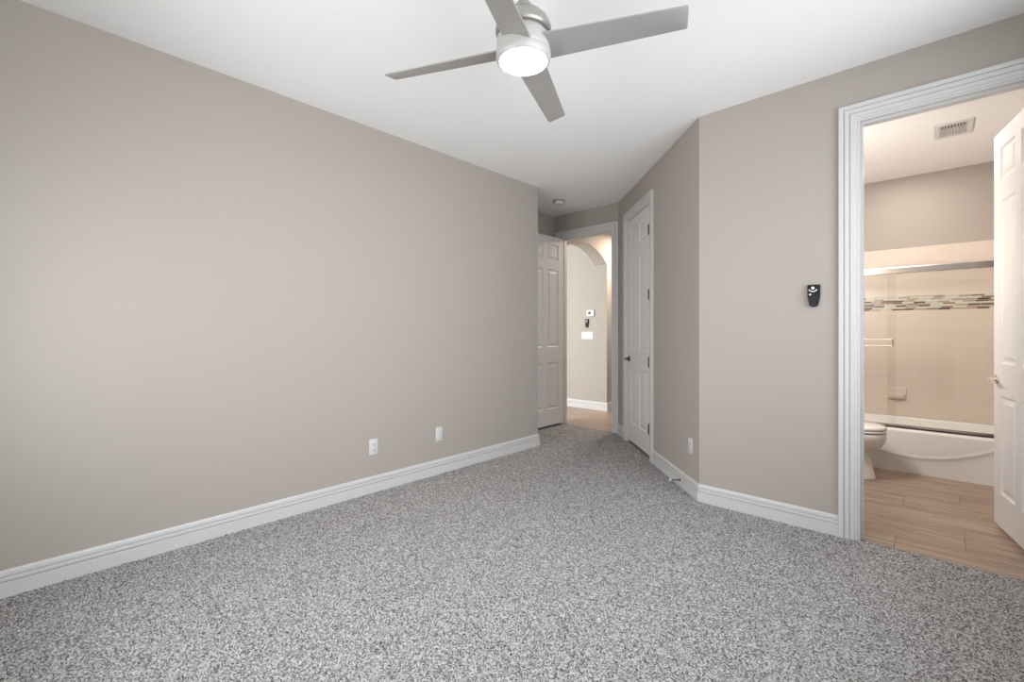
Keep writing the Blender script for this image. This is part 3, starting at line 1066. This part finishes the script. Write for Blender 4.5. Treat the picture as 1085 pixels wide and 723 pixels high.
rings = [rr(TX0, TX1, TY0 + 0.028, TY1, 0.002, TZR), rr(TX0 + 0.07, TX1 - 0.07, TY0 + 0.105, TY1 - 0.05, 0.13, TZR),
         rr(TX0 + 0.08, TX1 - 0.08, TY0 + 0.115, TY1 - 0.06, 0.13, TZR - 0.012), rr(TX0 + 0.12, TX1 - 0.16, TY0 + 0.15, TY1 - 0.09, 0.14, 0.12),
         rr(TX0 + 0.17, TX1 - 0.25, TY0 + 0.19, TY1 - 0.13, 0.12, 0.06)]
ring_loft(bm, rings, cap0=False, cap1=True)
link('basin', bm, M_TUB, tub, smooth=True, angle=60)

# ------------------------------------------------------------------ sliding shower door
sh = thing('shower_door', 'sliding clear glass shower door with polished metal rails above the tub', 'shower door', (ox, 5.215, TZR))
SX0, SX1 = BX0 + 0.014 - ox, BX1 - 0.014 - ox
YD = 0.0
bm = new(); box(bm, SX0, -0.030, 1.345, SX1, 0.032, 1.400, 0.004); link('top_rail', bm, M_CHROME, sh)
bm = new(); box(bm, SX0, -0.028, 0.001, SX1, 0.032, 0.014, 0.002); box(bm, SX0, -0.028, 0.001, SX1, -0.020, 0.034, 0.002); link('bottom_track', bm, M_CHROME, sh)
bm = new(); box(bm, SX0, -0.026, 0.015, SX0 + 0.022, 0.030, 1.345, 0.002); link('side_channel', bm, M_CHROME, sh)
bm = new(); box(bm, SX1 - 0.022, -0.026, 0.015, SX1, 0.030, 1.345, 0.002); link('side_channel', bm, M_CHROME, sh)
gx = -0.268 - ox
bm = new(); box(bm, SX0 + 0.023, -0.018, 0.036, gx, -0.012, 1.344); g1 = link('glass_panel', bm, M_GLASS, sh)
bm = new(); box(bm, gx - 0.06, 0.012, 0.016, SX1 - 0.023, 0.018, 1.344); g2 = link('glass_panel', bm, M_GLASS, sh)
# towel bar: two rods with end brackets
tb = thing('towel_bar', 'double chrome towel bar on the outer shower glass panel', 'towel bar', (0, 0, 0))
tb.parent = sh
for kk in ('label', 'category'):
    del tb[kk]
for z in (1.083, 1.137):
    bm = new(); tube(bm, [(-0.93 - ox, -0.050, z - TZR), (-0.285 - ox, -0.050, z - TZR)], 0.006, 12); link('rod', bm, M_CHROME, tb, smooth=True)
for x in (-0.93, -0.285):
    bm = new()
    box(bm, x - 0.007 - ox, -0.056, 1.078 - TZR, x + 0.007 - ox, -0.044, 1.142 - TZR, 0.002)
    box(bm, x - 0.006 - ox, -0.046, 1.102 - TZR, x + 0.006 - ox, -0.017, 1.118 - TZR)
    link('bracket', bm, M_CHROME, tb)

# soap dish and small shelf on the tiled wall
s = thing('soap_dish', 'cream ceramic soap dish on the tiled wall low above the tub', 'soap dish', (-0.298, YK - 0.012, 0.592))
bm = new()
rings = []
for y, hw, zb, zt in ((0, 0.074, -0.055, 0.060), (-0.010, 0.074, -0.055, 0.060), (-0.016, 0.068, -0.050, 0.054)):
    rings.append([(-hw, y, zb), (hw, y, zb), (hw, y, zt), (-hw, y, zt)])
ring_loft(bm, rings)
link('back_plate', bm, M_DISH, s, smooth=True)
bm = new()
rings = []
for z, dep, hw in ((-0.048, 0.020, 0.050), (-0.040, 0.045, 0.060), (-0.015, 0.062, 0.066), (-0.005, 0.064, 0.067), (-0.006, 0.054, 0.058), (-0.022, 0.046, 0.050)):
    ring = [(-hw, -0.012, z)]
    for i in range(13):
        a = PI + PI * i / 12
        ring.append((hw * math.copysign(abs(math.cos(a)) ** 0.5, math.cos(a)), -0.012 - dep * abs(math.sin(a)) ** 0.6, z))
    ring.append((hw, -0.012, z))
    rings.append(ring)
ring_loft(bm, rings)
link('tray', bm, M_DISH, s, smooth=True)

s = thing('shower_shelf', 'small white ledge on the tiled wall just above the mosaic band', 'shelf', (-0.66, YK - 0.012, 1.585))
bm = new(); box(bm, -0.11, -0.010, -0.030, 0.11, 0, 0.030, 0.004); link('back_plate', bm, M_PORC, s, smooth=True)
bm = new(); box(bm, -0.10, -0.080, -0.028, 0.10, -0.008, -0.012, 0.006, 3); link('ledge', bm, M_PORC, s, smooth=True)

# ------------------------------------------------------------------ toilet
tl = thing('toilet', 'white two-piece toilet with closed lid beside the tub', 'toilet', (BX0, 4.78, 0))
L = 0.715   # wall to bowl tip


def egg(cx, a_front, a_back, b, z, n=40, p=2.15):
    pts = []
    for i in range(n):
        t = 2 * PI * i / n
        c, s_ = math.cos(t), math.sin(t)
        a = a_front if c > 0 else a_back
        pts.append((cx + a * math.copysign(abs(c) ** (2 / p), c), b * math.copysign(abs(s_) ** (2 / p), s_), z))
    return pts


bm = new()
CXB = 0.47
rings = [egg(0.40, 0.250, 0.20, 0.120, -0.004), egg(0.40, 0.250, 0.20, 0.120, 0.012), egg(0.40, 0.240, 0.19, 0.112, 0.040), egg(0.40, 0.225, 0.18, 0.106, 0.10), egg(0.40, 0.213, 0.18, 0.103, 0.155),
         egg(0.40, 0.200, 0.18, 0.100, 0.170), egg(0.40, 0.176, 0.18, 0.096, 0.182),
         egg(0.41, 0.168, 0.18, 0.097, 0.205), egg(0.43, 0.195, 0.20, 0.118, 0.235), egg(0.45, 0.235, 0.22, 0.150, 0.262), egg(0.46, 0.250, 0.23, 0.170, 0.295), egg(CXB, 0.249, 0.24, 0.182, 0.33),
         egg(CXB, 0.250, 0.24, 0.186, 0.36), egg(CXB, 0.246, 0.24, 0.184, 0.374), egg(CXB, 0.236, 0.23, 0.174, 0.378)]
ring_loft(bm, rings)
link('bowl', bm, M_PORC, tl, smooth=True, angle=60)
bm = new()
rings = [egg(CXB, 0.236, 0.235, 0.172, 0.3781), egg(CXB, 0.240, 0.24, 0.176, 0.381), egg(CXB, 0.240, 0.24, 0.176, 0.384)]
ring_loft(bm, rings)
link('gap_shade', bm, M_GAPSHADE, tl, smooth=True)  # solid dark ring painted as the shade under the seat
bm = new()
rings = [egg(CXB, 0.247, 0.24, 0.184, 0.384), egg(CXB, 0.250, 0.24, 0.187, 0.388), egg(CXB, 0.250, 0.24, 0.187, 0.400), egg(CXB, 0.246, 0.24, 0.183, 0.404)]
ring_loft(bm, rings)
link('seat', bm, M_PORC, tl, smooth=True, angle=60)
bm = new()
rings = [egg(CXB, 0.240, 0.235, 0.178, 0.404), egg(CXB, 0.241, 0.235, 0.179, 0.409)]
ring_loft(bm, rings)
link('gap_shade', bm, M_GAPSHADE, tl, smooth=True)  # second dark ring, painted shade between seat and lid
bm = new()
rings = [egg(CXB, 0.247, 0.24, 0.184, 0.409), egg(CXB, 0.250, 0.24, 0.187, 0.413), egg(CXB, 0.249, 0.24, 0.186, 0.424), egg(CXB, 0.238, 0.235, 0.176, 0.434), egg(CXB, 0.19, 0.20, 0.14, 0.440), egg(CXB, 0.08, 0.08, 0.06, 0.444)]
ring_loft(bm, rings)
link('lid', bm, M_PORC, tl, smooth=True, angle=60)
bm = new(); box(bm, 0.012, -0.215, 0.36, 0.215, 0.215, 0.74, 0.02, 3); link('tank', bm, M_PORC, tl, smooth=True)
bm = new(); box(bm, 0.006, -0.225, 0.741, 0.225, 0.225, 0.775, 0.010, 3); link('tank_lid', bm, M_PORC, tl, smooth=True)
bm = new(); tube(bm, [(0.216, 0.15, 0.69), (0.232, 0.15, 0.69), (0.236, 0.12, 0.688), (0.236, 0.075, 0.682)], [0.009, 0.008, 0.007, 0.006], 10)
link('flush_lever', bm, M_CHROME, tl, smooth=True)
